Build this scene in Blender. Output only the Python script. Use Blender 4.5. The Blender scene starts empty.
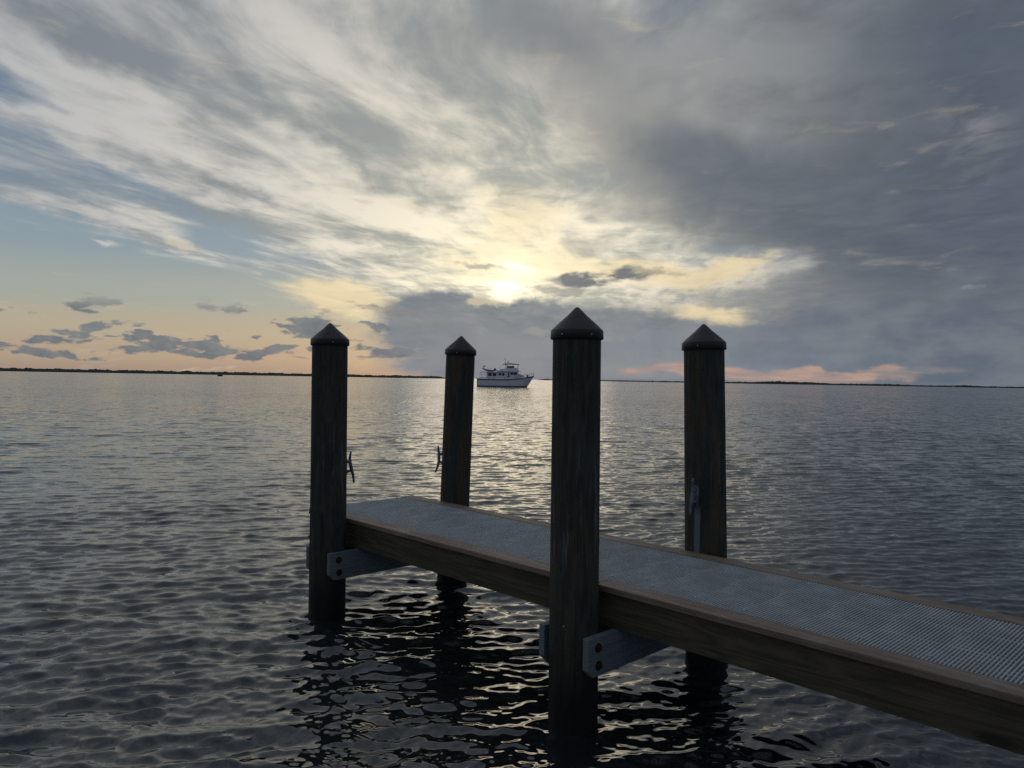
import bpy, bmesh, math, random
import numpy as np
from mathutils import Vector, Matrix, noise as mnoise
random.seed(7)
PI = math.pi
S = bpy.context.scene
COL = S.collection

# ------------------------------------------------------------------ camera
F_PX, PITCH, ROLL = 758.9, math.radians(0.3625), math.radians(0.9685)
H = 2.01                                   # eye height above the water
R0 = Vector((1, 0, 0)); U0 = Vector((0, math.sin(PITCH), math.cos(PITCH))); F0 = Vector((0, math.cos(PITCH), -math.sin(PITCH)))
right = R0 * math.cos(ROLL) + U0 * math.sin(ROLL)
up = -R0 * math.sin(ROLL) + U0 * math.cos(ROLL)
cam_d = bpy.data.cameras.new('camera'); cam = bpy.data.objects.new('camera', cam_d); COL.objects.link(cam)
M = Matrix((right, up, -F0)).transposed().to_4x4(); M.translation = Vector((0, 0, H))
cam.matrix_world = M
cam_d.sensor_width = 36; cam_d.lens = F_PX / 1024 * 36
cam_d.clip_start = 0.05; cam_d.clip_end = 90000
S.camera = cam

def aim(px, py):
    """azimuth (right +) and elevation, in radians, of a spot of the sky"""
    a, b = px - 512, py - 384
    d = (right * a - up * b + F0 * F_PX).normalized()
    return math.atan2(d.x, d.y), math.asin(d.z)

# ------------------------------------------------------------------ colour management
vs = S.view_settings
vs.view_transform = 'Standard'; vs.look = 'None'; vs.gamma = 1.0; vs.use_curve_mapping = False
vs.exposure = 0.18
S.cycles.max_bounces = 6; S.cycles.glossy_bounces = 4; S.cycles.diffuse_bounces = 3
S.cycles.sample_clamp_indirect = 4.0
S.cycles.use_denoising = False

def lin(c):
    def f(x):
        x /= 255.0
        return x / 12.92 if x <= 0.04045 else ((x + 0.055) / 1.055) ** 2.4
    return tuple(f(v) for v in c) + (1.0,)

# ------------------------------------------------------------------ node helper
class G:
    """a node tree with arithmetic"""
    def __init__(self, tree): self.t = tree
    def n(self, kind, **kw):
        nd = self.t.nodes.new(kind)
        for k, v in kw.items(): setattr(nd, k, v)
        return nd
    def link(self, a, sock):
        if isinstance(a, E): self.t.links.new(a.s, sock)
        elif isinstance(a, bpy.types.NodeSocket): self.t.links.new(a, sock)
        else: sock.default_value = a
    def m(self, op, *args, clamp=False):
        nd = self.n('ShaderNodeMath', operation=op, use_clamp=clamp)
        for i, a in enumerate(args): self.link(a, nd.inputs[i])
        return E(self, nd.outputs[0])
    def mix(self, fac, a, b, blend='MIX'):
        nd = self.n('ShaderNodeMix', data_type='RGBA', blend_type=blend, clamp_factor=True)
        self.link(fac, nd.inputs[0]); self.link(a, nd.inputs[6]); self.link(b, nd.inputs[7])
        return E(self, nd.outputs[2])
    def step(self, x, a, b, lo=0.0, hi=1.0, smooth=True):
        nd = self.n('ShaderNodeMapRange', interpolation_type='SMOOTHSTEP' if smooth else 'LINEAR', clamp=True)
        self.link(x, nd.inputs[0]); self.link(a, nd.inputs[1]); self.link(b, nd.inputs[2]); self.link(lo, nd.inputs[3]); self.link(hi, nd.inputs[4])
        return E(self, nd.outputs[0])
    def xyz(self, x, y, z=0.0):
        nd = self.n('ShaderNodeCombineXYZ')
        for i, a in enumerate((x, y, z)): self.link(a, nd.inputs[i])
        return E(self, nd.outputs[0])
    def sep(self, v):
        nd = self.n('ShaderNodeSeparateXYZ'); self.link(v, nd.inputs[0])
        return [E(self, o) for o in nd.outputs]
    def noise(self, v, scale=1.0, detail=4.0, rough=0.5, dist=0.0, lac=2.0, color=False):
        nd = self.n('ShaderNodeTexNoise', noise_dimensions='3D')
        self.link(v, nd.inputs['Vector'])
        for k, x in (('Scale', scale), ('Detail', detail), ('Roughness', rough), ('Distortion', dist), ('Lacunarity', lac)): nd.inputs[k].default_value = x
        return E(self, nd.outputs['Color' if color else 'Fac'])
    def ramp(self, fac, stops, interp='EASE'):
        nd = self.n('ShaderNodeValToRGB'); cr = nd.color_ramp; cr.interpolation = interp
        while len(cr.elements) < len(stops): cr.elements.new(0.5)
        for e, (p, c) in zip(cr.elements, stops): e.position = p; e.color = c
        self.link(fac, nd.inputs[0]); return E(self, nd.outputs[0])
class E:
    def __init__(self, g, s): self.g, self.s = g, s
    def __add__(self, o): return self.g.m('ADD', self, o)
    def __radd__(self, o): return self.g.m('ADD', o, self)
    def __sub__(self, o): return self.g.m('SUBTRACT', self, o)
    def __rsub__(self, o): return self.g.m('SUBTRACT', o, self)
    def __mul__(self, o): return self.g.m('MULTIPLY', self, o)
    def __rmul__(self, o): return self.g.m('MULTIPLY', o, self)
    def __truediv__(self, o): return self.g.m('DIVIDE', self, o)
    def __neg__(self): return self.g.m('MULTIPLY', self, -1.0)

# ------------------------------------------------------------------ sky
SUN_AZ, SUN_EL = aim(511, 290)
def build_sky():
    w = bpy.data.worlds.new('World'); S.world = w; w.use_nodes = True
    w.cycles.sampling_method = 'MANUAL'; w.cycles.sample_map_resolution = 512
    t = w.node_tree; t.nodes.clear(); g = G(t)
    out = g.n('ShaderNodeOutputWorld'); bg = g.n('ShaderNodeBackground')
    t.links.new(bg.outputs[0], out.inputs[0])
    sky = g.n('ShaderNodeTexSky', sky_type='NISHITA', sun_disc=False)
    sky.sun_elevation = SUN_EL; sky.sun_rotation = SUN_AZ
    sky.air_density = 1.0; sky.dust_density = 1.5; sky.ozone_density = 1.5
    tc = g.n('ShaderNodeTexCoord'); d = E(g, tc.outputs['Generated'])
    x, y, z = g.sep(d)
    az = g.m('ARCTAN2', x, y) * 759.0            # azimuth, in 1/759 rad
    el = g.m('ARCSINE', z) * 759.0
    def A(px, py):
        a, e = aim(px, py); return a * 759, e * 759
    P = g.xyz(az, el)
    # --- air turbulence that bends every cloud outline
    w1 = g.sep(g.noise(P, 0.011, 3, 0.6, color=True))
    w2 = g.sep(g.noise(P, 0.045, 4, 0.6, color=True))
    w3 = g.sep(g.noise(g.xyz(az * 0.5, el, 5.0), 0.12, 3, 0.6, color=True))
    def warp(a1, a2, ys=0.5):
        return az + (w1[0] - 0.5) * a1 + (w2[0] - 0.5) * a2, el + (w1[1] - 0.5) * (a1 * ys) + (w2[1] - 0.5) * (a2 * ys)
    W = warp(90, 22); Wf = warp(40, 26, 0.6)
    def blob(px, py, rx, ry, ang=0.0, wp=None, pw=1.0):
        """soft cloud mask: 1 in the middle; ang in degrees, positive turns the long axis down to the right"""
        wx, wy = wp or W
        cx, cy = A(px, py); c, s = math.cos(math.radians(ang)), math.sin(math.radians(ang))
        dx, dy = wx - cx, wy - cy
        a = (dx * c - dy * s) / rx; b = (dx * s + dy * c) / ry
        q = a * a + b * b
        if pw != 1.0: q = g.m('POWER', q, pw)
        return g.m('EXPONENT', -q)
    def tot(*a):
        r = a[0]
        for q in a[1:]: r = r + q
        return r
    # --- high cloud deck: parallel streaks that run to a point on the horizon right of the sun
    zq = z - g.m('ABSOLUTE', y) * 0.035
    zz = g.m('SQRT', zq * zq + 0.0036)
    th = aim(640, 378)[0]
    px_, py_ = x / zz, y / zz
    al = px_ * math.sin(th) + py_ * math.cos(th); ac = px_ * math.cos(th) - py_ * math.sin(th)
    bend = g.sep(g.noise(g.xyz(al, ac), 0.55, 3, 0.5, color=True))
    ac2 = ac + (bend[0] - 0.5) * 0.55 + al * 0.02
    streak = g.noise(g.xyz(al * 0.42, ac2 * 1.55, 3.0), 1.0, 7, 0.60)
    wisps = g.noise(g.xyz(al * 1.0, ac2 * 3.6, 7.0), 1.0, 6, 0.58, 0.5)
    lumps = g.noise(g.xyz(al * 1.3, ac2 * 1.6, 1.0), 1.0, 6, 0.56, 0.4)
    tuft = g.noise(g.xyz(al * 3.2, ac2 * 5.0, 5.0), 1.0, 4, 0.6, 0.5)

    # --- clear air
    elp = g.m('MAXIMUM', el, 0.0)
    clear = g.ramp(elp / 460.0, [(0.0, lin((152, 134, 122))), (0.04, lin((168, 150, 131))), (0.09, lin((169, 159, 139))), (0.16, lin((153, 159, 153))),
                                 (0.26, lin((131, 148, 158))), (0.38, lin((112, 130, 146))), (0.55, lin((92, 112, 136))), (1.0, lin((66, 86, 114)))])
    nish = g.mix(1.0, E(g, sky.outputs[0]), (0.055, 0.055, 0.055, 1), 'MULTIPLY')
    col = g.mix(0.07, clear, nish)

    # --- angle from the sun drives how bright and how warm a thin cloud is
    sx, sy = A(511, 290)
    dsx, dsy = (az - sx), (el - sy)
    up_ = g.step(dsy, -10.0, 60.0, 1.35, 0.62)
    sd = g.m('SQRT', dsx * dsx * 0.5 + dsy * dsy * up_)
    glow = g.m('EXPONENT', -(sd / 80.0))
    glow2 = g.m('EXPONENT', -(sd / 240.0))
    thin = g.mix(g.m('EXPONENT', -(sd / 320.0)) * 1.3, lin((119, 129, 143)), lin((170, 173, 177)))
    thin = g.mix(glow2 * 0.75, thin, lin((216, 206, 186)))
    thin = g.mix(g.m('MULTIPLY', glow, 1.15, clamp=True), thin, lin((255, 243, 210)))

    hz = g.noise(g.xyz(az * 0.30 + el * 0.15, el * 1.6, 17.0), 0.042, 7, 0.58, 0.6)      # flat wisps low over the horizon
    # --- cirrus sheet
    cover = tot(blob(330, 70, 340, 95, 17), blob(420, 225, 210, 62, 13) * 1.1, blob(520, 110, 120, 80, 0) * 0.7, blob(520, 255, 150, 60, 0) * 1.0, blob(130, 60, 160, 60, 20) * 0.6,
                blob(60, 18, 260, 46, 18) * 0.85, blob(190, 165, 120, 30, 20) * 0.55, blob(90, 165, 150, 60, 14) * 0.42, blob(230, 250, 120, 26, 10) * 0.3, blob(60, 206, 60, 7, 10, Wf) * 0.5, blob(110, 222, 90, 7, 14, Wf) * 0.5, blob(40, 118, 90, 12, 14) * 0.4, blob(110, 150, 120, 8, 20) * 0.4, blob(300, 215, 170, 30, 17) * 0.7, blob(60, 150, 150, 26, 22) * 0.35, blob(165, 236, 60, 9, 12, Wf) * 0.62, blob(350, 300, 60, 14, 8, Wf) * 1.0,
                g.step(az, 30.0, 330.0) * 0.9, g.step(el, 260.0, 420.0) * 0.9)
    gaps = tot(blob(15, 80, 90, 18, 26) * 0.65, blob(60, 150, 120, 12, 20) * 0.5, blob(225, 235, 34, 10, 16, Wf) * 0.7, blob(235, 130, 70, 11, 28) * 0.25, blob(210, 243, 40, 9, 12, Wf) * 0.85, blob(345, 165, 50, 13, 40) * 0.35, blob(150, 180, 160, 16, 24) * 0.5, blob(130, 290, 210, 38, 3) * 0.8)
    dens = cover + (streak - 0.5) * 2.0 + (wisps - 0.5) * 1.2 - gaps
    ci = g.step(dens, 0.0, 1.15)
    lanes = tot(blob(180, 155, 150, 12, 16) * 0.6, blob(60, 116, 75, 8, 14, Wf), blob(290, 130, 60, 14, 21), blob(70, 62, 90, 12, 16), blob(330, 205, 110, 13, 16), blob(300, 30, 120, 16, 16) * 0.6, blob(395, 95, 60, 12, 21) * 0.6, blob(300, 262, 120, 8, 10, Wf) * 0.8, blob(440, 225, 60, 14, 0) * 0.6)
    lanes = lanes - tot(blob(115, 42, 130, 12, 16), blob(270, 98, 90, 16, 24), blob(370, 118, 80, 14, 27) * 0.5, blob(345, 158, 46, 10, 30) * 0.9, blob(195, 170, 60, 7, 17, Wf), blob(440, 60, 60, 30, 21) * 0.8, blob(490, 20, 120, 22, 8) * 0.7,
                        blob(230, 222, 60, 7, 14, Wf) * 0.8, blob(400, 238, 70, 8, 12, Wf) * 0.7, blob(330, 268, 90, 6, 8, Wf) * 0.9, blob(460, 208, 50, 10, 16) * 0.6, blob(470, 165, 70, 14, 26) * 0.5)
    shade = (streak - 0.5) * 1.5 + (wisps - 0.5) * 1.35 + (lumps - 0.5) * 0.8 + (tuft - 0.5) * 0.6 + lanes * 0.42 + (hz - 0.5) * g.step(el, 260.0, 90.0) * 1.5
    thin2 = g.mix(g.step(shade, -0.48, 0.48), g.mix(1.0, thin, (0.50, 0.555, 0.61, 1), 'MULTIPLY'), g.mix(1.0, thin, (1.20, 1.18, 1.15, 1), 'MULTIPLY'))
    col = g.mix(ci * 0.95, col, thin2)
    # --- thick grey sheet that fills the right half of the sky
    thick_m = tot(g.step(az, 60.0, 330.0), blob(600, 70, 110, 70, 30) * 0.7, blob(470, 30, 160, 30, 0) * 0.35, blob(640, 190, 90, 60, 40) * 0.5)
    thick_m = thick_m - tot(blob(520, 262, 170, 34, 0) * 0.9, blob(760, 270, 60, 14, -4) * 0.75)
    th_d = g.step(thick_m + (lumps - 0.5) * 1.0 + (streak - 0.5) * 0.5, 0.12, 0.85)
    sh2 = (lumps - 0.5) * 1.5 + (tuft - 0.5) * 0.8
    thick = g.mix(g.step(sh2, -0.5, 0.5), g.mix(g.step(az, 60.0, 400.0), lin((92, 102, 117)), lin((58, 70, 87))), g.mix(g.step(az, 60.0, 400.0), lin((132, 138, 145)), lin((98, 107, 119))))
    thick = g.mix(g.m('EXPONENT', -(sd / 130.0)) * 0.75, thick, lin((205, 194, 165)))
    col = g.mix(th_d * 0.93, col, thick)
    slate = tot(blob(790, 215, 150, 42, 14), blob(950, 190, 110, 110, 30), blob(690, 150, 80, 26, 24) * 0.7, blob(980, 50, 90, 40, 30) * 0.7, blob(560, 45, 70, 22, 20) * 0.5)
    col = g.mix(g.step(slate + (lumps - 0.5) * 0.9 + (tuft - 0.5) * 0.5, 0.10, 1.05) * 0.62, col, lin((70, 82, 97)))
    pale = blob(970, 125, 26, 22, 20) * 0.35 * g.step(tuft, 0.35, 0.7)
    col = g.mix(pale, col, lin((165, 158, 155)))
    # --- warm light spilling between the deck and the bank below it
    warm = tot(blob(515, 268, 95, 20, 0) * 0.8, blob(510, 235, 40, 48, 0) * 0.8, blob(660, 276, 90, 14, 3) * 0.8, blob(735, 266, 42, 9, -10, Wf) * 0.75, blob(705, 314, 44, 10, 3, Wf) * 0.95, blob(350, 300, 50, 14, 8, Wf) * 1.9)
    warm = g.step(warm + (wisps - 0.5) * 0.6 + (hz - 0.5) * 1.3, 0.10, 0.95)
    col = g.mix(warm * 0.8, col, g.mix(g.step(glow, 0.2, 0.8), lin((226, 206, 164)), lin((255, 240, 200))))
    # --- the sun itself burning through thin cloud
    core = tot(blob(508, 291, 24, 6, 3, Wf) * 1.3, blob(512, 268, 34, 16, 0, Wf) * 0.62)
    burn = g.m('EXPONENT', -(sd / 17.0))
    # --- dark bank under the sun
    bank = tot(blob(448, 320, 66, 26, 10, Wf, 2.0), blob(560, 356, 165, 46, 0, Wf, 1.5), blob(500, 342, 105, 36, 0, Wf, 2.0), blob(760, 332, 230, 20, 2, Wf) * 0.7, blob(930, 330, 150, 60, 0, W) * 0.9, blob(640, 318, 110, 14, 4, Wf) * 0.35)
    bank = bank - tot(blob(705, 314, 46, 9, 3, Wf) * 0.8, blob(512, 288, 26, 9, 0, Wf) * 0.9)
    soft = g.step(az, 0.0, 120.0)
    bk = g.step(bank + (w2[2] - 0.5) * 0.28 + (hz - 0.5) * (0.5 + soft * 0.5) + (w1[2] - 0.5) * soft * 0.8, 0.12 - soft * 0.12, 0.80 + soft * 0.4)
    bk = g.m('MAXIMUM', bk, g.step(az + (w2[0] - 0.5) * 60.0, A(385, 360)[0], A(440, 360)[0]) * g.step(el + (w2[1] - 0.5) * 24.0, 66.0, 44.0))
    bank_n = g.noise(g.xyz(az, el * 2.2, 40.0), 0.02, 7, 0.55)
    bank_c = g.mix(g.step(el, 10.0, 90.0), lin((116, 126, 137)), lin((106, 113, 122)))
    bank_c = g.mix(g.step(az, 150.0, 420.0) * 0.8, bank_c, lin((82, 92, 106)))
    bank_c = g.mix(g.step(bank_n, 0.38, 0.70) * 0.42, bank_c, lin((132, 135, 138)))
    bank_c = g.mix(g.step(bank_n, 0.5, 0.25) * 0.35, bank_c, lin((90, 98, 108)))
    col = g.mix(bk * 0.90, col, bank_c)
    # sunlit scraps and paler puffs in front of the bank
    sn = g.noise(g.xyz(az * 0.45, el * 1.5, 21.0), 0.055, 6, 0.6, 0.3)
    def scrap(c_, lo, hi, color, m=None):
        return g.step(c_ * (0.85 + (sn - 0.5) * 2.6), lo, hi), color
    for args, c_, k in (((482, 302, 16, 4, -6, Wf), (200, 190, 160), 0.75), ((536, 330, 16, 5, -4, Wf), (150, 146, 140), 0.7), ((505, 348, 44, 8, -4, Wf), (132, 134, 138), 0.6),
                        ((640, 345, 55, 7, -6, Wf), (128, 132, 138), 0.5), ((690, 296, 14, 7, 0, Wf), (92, 100, 112), 0.8), ((602, 280, 52, 9, -5, Wf), (104, 108, 114), 0.95), ((560, 291, 36, 5, 4, Wf), (140, 136, 130), 0.6), ((388, 308, 46, 4, 6, Wf), (128, 124, 122), 0.7), ((585, 245, 30, 10, 10, Wf), (168, 164, 154), 0.5),
                        ((655, 272, 30, 6, 0, Wf), (120, 118, 114), 0.6), ((487, 268, 34, 4, 6, Wf), (142, 142, 136), 0.7), ((972, 290, 12, 4, -4, Wf), (126, 132, 140), 0.6), ((400, 205, 22, 6, 12, Wf), (225, 214, 186), 0.6),
                        ((103, 241, 15, 3, 4, Wf), (200, 196, 182), 0.7), ((178, 240, 26, 7, 12, Wf), (196, 190, 172), 0.7), ((395, 354, 34, 10, 0, Wf), (176, 156, 138), 0.65)):
        mk, c3 = scrap(blob(*args), 0.22, 0.75, c_)
        col = g.mix(mk * k, col, lin(c_))
    # --- rosy slot above the horizon, right of the bank
    slot = tot(blob(780, 374, 135, 8.5, 0.8, None, 2.0), blob(665, 371, 44, 5, -6, Wf) * 0.7)
    slot_n = g.noise(g.xyz(az, el * 7.0, 11.0), 0.02, 6, 0.6)
    col = g.mix(g.step(slot + (slot_n - 0.5) * 0.7, 0.12, 1.0) * 0.85, col, g.mix(g.step(slot_n, 0.35, 0.65), lin((152, 135, 130)), lin((186, 152, 132))))
    col = g.mix(g.step(el, 5.0, 0.0) * g.step(az, -60.0, 120.0) * 0.6, col, lin((112, 116, 124)))
    # --- fair-weather puffs low in the clear sky on the left
    pm = g.step(az, -60.0, -130.0) * g.step(el, 74.0, 52.0) * g.step(el, 10.0, 22.0)
    cu_n = g.noise(g.xyz(az * 0.36, el * 1.15, 2.0), 0.062, 7, 0.55, 0.25)
    sn2 = g.noise(g.xyz(az * 0.42, el * 1.35, 51.0), 0.12, 6, 0.56, 0.2)
    cu_b = g.noise(g.xyz(az * 0.4, el, 9.0), 0.011, 2, 0.5)
    cu = g.step(cu_n + (cu_b - 0.5) * 0.35 + g.step(el, 52.0, 26.0) * 0.03, 0.575, 0.65) * pm
    cu = g.m('MAXIMUM', cu, g.m('MAXIMUM', g.step(tot(blob(100, 326, 26, 5, -8, Wf), blob(55, 335, 36, 5, 0, Wf), blob(28, 313, 14, 4, 0, Wf) * .7, blob(302, 320, 14, 5, 0, Wf), blob(195, 352, 26, 6, 0, Wf), blob(250, 352, 36, 6, 0, Wf), blob(140, 348, 30, 7, -8, Wf), blob(146, 337, 22, 5, -6, Wf), blob(20, 347, 40, 5, 0, Wf), blob(280, 345, 26, 5, 0, Wf), blob(256, 331, 10, 3, 0, Wf) * .7, blob(70, 354, 24, 3, 0, Wf) * 0.9, blob(205, 344, 26, 5, 0, Wf), blob(215, 337, 16, 4, 0, Wf) * .8) * (0.85 + (sn2 - 0.5) * 3.4), 0.42, 0.80),
            g.step(tot(blob(375, 326, 22, 6, 6, Wf), blob(385, 352, 34, 7, 0, Wf)) * (0.85 + (sn2 - 0.5) * 3.4), 0.42, 0.80)))
    cu = cu * g.step(el, 100.0, 75.0)
    cu_c = g.mix(g.step(g.noise(g.xyz(az, el * 1.6, 30.0), 0.06, 4, 0.55), 0.3, 0.7), lin((90, 101, 112)), lin((112, 119, 124)))
    col = g.mix(cu * 0.86, col, cu_c)
    # burn-through last
    col = g.mix(1.0, col, g.mix(1.0, (1.0, 0.88, 0.66, 1), g.xyz(burn * 0.22 * (1.0 - bk), burn * 0.22 * (1.0 - bk), burn * 0.22 * (1.0 - bk)), 'MULTIPLY'), 'ADD')
    hot = g.step(core * (0.9 + (hz - 0.5) * 2.4 + (sn - 0.5) * 1.2), 0.25, 1.15)
    col = g.mix(hot, col, (1.7, 1.5, 1.12, 1))
    # --- the rest of the sky, behind the camera: dim blue dusk under broken cloud
    back = g.step(y, 0.25, -0.45)
    bc = g.mix(g.step(lumps, 0.35, 0.65), lin((84, 95, 112)), lin((110, 117, 128)))
    col = g.mix(back * 0.9, col, bc)
    zen = g.step(z, 0.5, 0.85)
    col = g.mix(zen * 0.7, col, g.mix(g.step(lumps, 0.4, 0.62), lin((92, 104, 120)), lin((136, 142, 148))))
    lift = g.step(z, 0.46, 0.85, 1.0, 1.1)             # unseen overhead sky brightened, added to lighten the near water
    col = g.mix(1.0, col, g.xyz(lift, lift, lift), 'MULTIPLY')
    g.link(col, bg.inputs[0]); bg.inputs[1].default_value = 1.0
build_sky()

sun_d = bpy.data.lights.new('sun', 'SUN'); sun = bpy.data.objects.new('sun', sun_d); COL.objects.link(sun)
sun_d.energy = 0.03; sun_d.angle = math.radians(16); sun_d.color = (1.0, 0.80, 0.56)
sv = Vector((math.sin(SUN_AZ) * math.cos(SUN_EL), math.cos(SUN_AZ) * math.cos(SUN_EL), math.sin(SUN_EL)))
sun.rotation_euler = sv.to_track_quat('Z', 'Y').to_euler()

# ------------------------------------------------------------------ materials
def mat(name, build):
    m = bpy.data.materials.new(name); m.use_nodes = True
    t = m.node_tree; t.nodes.clear(); g = G(t)
    out = g.n('ShaderNodeOutputMaterial'); p = g.n('ShaderNodeBsdfPrincipled')
    t.links.new(p.outputs[0], out.inputs[0])
    build(g, p); return m
def objco(g): return E(g, g.n('ShaderNodeTexCoord').outputs['Object'])
def bump(g, h, p, dist=0.004, strength=1.0):
    b = g.n('ShaderNodeBump'); b.inputs['Strength'].default_value = strength; b.inputs['Distance'].default_value = dist
    g.link(h, b.inputs['Height']); g.t.links.new(b.outputs[0], p.inputs['Normal'])
def plain(name, c, rough=0.5, metal=0.0, var=0.12, scale=8.0, bumpd=0.0):
    def f(g, p):
        o = objco(g); n = g.noise(o, scale, 5, 0.6)
        c2 = tuple(v * (1 - var * 2) for v in c[:3]) + (1,); c3 = tuple(min(1, v * (1 + var * 2)) for v in c[:3]) + (1,)
        g.link(g.mix(g.step(n, 0.3, 0.7), c2, c3), p.inputs['Base Color'])
        g.link(g.step(n, 0.2, 0.8, rough * 0.8, min(1, rough * 1.2)), p.inputs['Roughness'])
        p.inputs['Metallic'].default_value = metal
        if bumpd: bump(g, g.noise(o, scale * 4, 4, 0.6), p, bumpd)
    return mat(name, f)

def board_wood(name, dark, light, axis=0, rough=0.75, knots=True, wear=None):
    """sawn board, grain along one axis of the pier"""
    def f(g, p):
        o = g.sep(objco(g)); k = [3.2, 3.2, 3.2]; k[axis] = 0.16
        inf = E(g, g.n('ShaderNodeObjectInfo').outputs['Random'])
        v = g.xyz(o[0] * k[0] * 9 + inf * 31.0, o[1] * k[1] * 9, o[2] * k[2] * 9)
        n1 = g.noise(v, 1.0, 6, 0.65, 0.6)
        v2 = g.xyz(o[0] * k[0] * 2.2 + inf * 11.0, o[1] * k[1] * 2.2, o[2] * k[2] * 2.2)
        n2 = g.noise(v2, 1.0, 3, 0.5, 1.4)
        rings = g.m('FRACT', n2 * 9.0); rings = g.m('ABSOLUTE', rings - 0.5) * 2.0
        n3 = g.noise(g.xyz(o[0], o[1], o[2]), 2.3, 5, 0.6)
        tone = n1 * 0.55 + rings * 0.25 + n3 * 0.35
        c = g.mix(g.step(tone, 0.32, 0.82), dark, light)
        if knots:
            vo = g.n('ShaderNodeTexVoronoi', feature='F1')
            kk = [4.5, 4.5, 4.5]; kk[axis] = 1.7
            g.link(g.xyz(o[0] * kk[0], o[1] * kk[1], o[2] * kk[2]), vo.inputs['Vector']); vo.inputs['Scale'].default_value = 1.0
            kn = g.step(E(g, vo.outputs['Distance']) + (n3 - 0.5) * 0.12, 0.16, 0.06)
            c = g.mix(kn * 0.8, c, tuple(v_ * 0.35 for v_ in dark[:3]) + (1,))
        if wear: c = g.mix(g.step(n3, 0.5, 0.75) * 0.6, c, wear)
        g.link(c, p.inputs['Base Color']); p.inputs['Roughness'].default_value = rough
        g.link(g.step(n1, 0.2, 0.8, rough - 0.15, rough + 0.15), p.inputs['Roughness'])
        bump(g, n1 * 0.7 + rings * 0.3, p, 0.0025)
    return mat(name, f)

def piling_wood(name, brownness, scrape, streak=False):
    def f(g, p):
        o = g.sep(objco(g))
        ang = g.m('ARCTAN2', o[1], o[0])
        rx, ry = g.m('COSINE', ang), g.m('SINE', ang)
        inf = E(g, g.n('ShaderNodeObjectInfo').outputs['Random']) * 37.0
        grain = g.noise(g.xyz(rx * 4.5 + inf, ry * 4.5, o[2] * 2.2), 1.0, 8, 0.62, 0.5)
        mott = g.noise(g.xyz(rx * 2.6 + inf, ry * 2.6, o[2] * 4.5), 1.3, 6, 0.62, 0.4)
        patch = g.noise(g.xyz(rx * 1.1 + inf, ry * 1.1, o[2] * 1.3), 1.0, 5, 0.6, 0.5)
        cracks = g.step(g.m('ABSOLUTE', g.noise(g.xyz(rx * 5.0, ry * 5.0 + inf, o[2] * 0.5), 1.0, 4, 0.55, 0.3) - 0.5), 0.007, 0.0) * g.step(patch, 0.45, 0.6)
        c = g.mix(g.step(grain, 0.25, 0.8), (0.024, 0.026, 0.022, 1), (0.068, 0.072, 0.060, 1))
        c = g.mix(g.step(mott, 0.50, 0.72) * 0.55, c, (0.088, 0.098, 0.084, 1)); c = g.mix(g.step(mott, 0.48, 0.30) * 0.75, c, (0.022, 0.024, 0.022, 1))
        c = g.mix(g.step(patch, 0.42, 0.70) * brownness, c, (0.105, 0.070, 0.040, 1))
        c = g.mix(cracks * 0.8, c, (0.012, 0.012, 0.012, 1))
        kn = g.n('ShaderNodeTexVoronoi', feature='F1'); g.link(g.xyz(rx * 1.3 + inf, ry * 1.3, o[2] * 1.25), kn.inputs['Vector'])
        kd = E(g, kn.outputs['Distance'])
        c = g.mix(g.step(kd, 0.13, 0.07) * 0.7, c, (0.02, 0.018, 0.015, 1))
        sc = g.noise(g.xyz(rx * 2.0 + inf, ry * 2.0, o[2] * 1.0, ), 1.6, 6, 0.65)
        band = g.step(o[2], 0.85, 1.1) * g.step(o[2], 1.75, 1.45)
        c = g.mix(g.step(sc, 0.55, 0.64) * band * scrape, c, (0.15, 0.165, 0.165, 1))
        if streak:                                     # pale rubbed strip under the cleat
            da = g.m('ABSOLUTE', ang + 2.27 + (grain - 0.5) * 0.10); edge_ = g.step(da + (mott - 0.5) * 0.05, 0.17, 0.10)
            c = g.mix(edge_ * g.step(o[2] + (mott - 0.5) * 0.1, 0.76, 0.80) * g.step(o[2], 1.16, 1.06) * 0.85, c, (0.19, 0.22, 0.25, 1))
        # wet and weed-stained below the tide line
        wl = o[2] + (patch - 0.5) * 0.25
        wet = g.step(wl, 0.62, 0.12)
        c = g.mix(wet * 0.93, c, (0.008, 0.009, 0.008, 1))
        g.link(c, p.inputs['Base Color']); g.link(g.step(wet, 0, 1, 0.78, 0.5), p.inputs['Roughness'])
        p.inputs['Specular IOR Level'].default_value = 0.3
        bump(g, grain * 0.6 + mott * 0.5 + cracks * -1.2, p, 0.003)
    return mat(name, f)

M_PILE = [piling_wood('weathered green piling wood', 0.35, 0.7), piling_wood('dark brown piling wood', 0.9, 0.2),
          piling_wood('grey green piling wood', 0.5, 1.0), piling_wood('brown streaked piling wood', 1.0, 0.35, True)]
M_STRINGER = board_wood('pressure treated joist wood', (0.045, 0.036, 0.022, 1), (0.125, 0.096, 0.056, 1), 0)
M_BEAM = board_wood('grey blue weathered beam wood', (0.135, 0.170, 0.190, 1), (0.185, 0.225, 0.248, 1), 1, knots=False)
M_TRIM = board_wood('worn brown trim board', (0.150, 0.098, 0.072, 1), (0.300, 0.215, 0.165, 1), 0, rough=0.62, knots=False, wear=(0.30, 0.26, 0.23, 1))
M_GRATE = plain('light grey moulded grating plastic', (0.42, 0.445, 0.45), 0.55, 0, 0.10, 3.0)
M_CAP = plain('dark plastic piling cap', (0.020, 0.017, 0.022), 0.42, 0, 0.15, 6.0)
M_CLEAT = plain('dull galvanized cleat metal', (0.16, 0.18, 0.21), 0.5, 0.6, 0.2, 20.0, 0.001)
M_BOLT = plain('rusty bolt steel', (0.035, 0.024, 0.019), 0.8, 0.3, 0.3, 60.0, 0.001)
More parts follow.
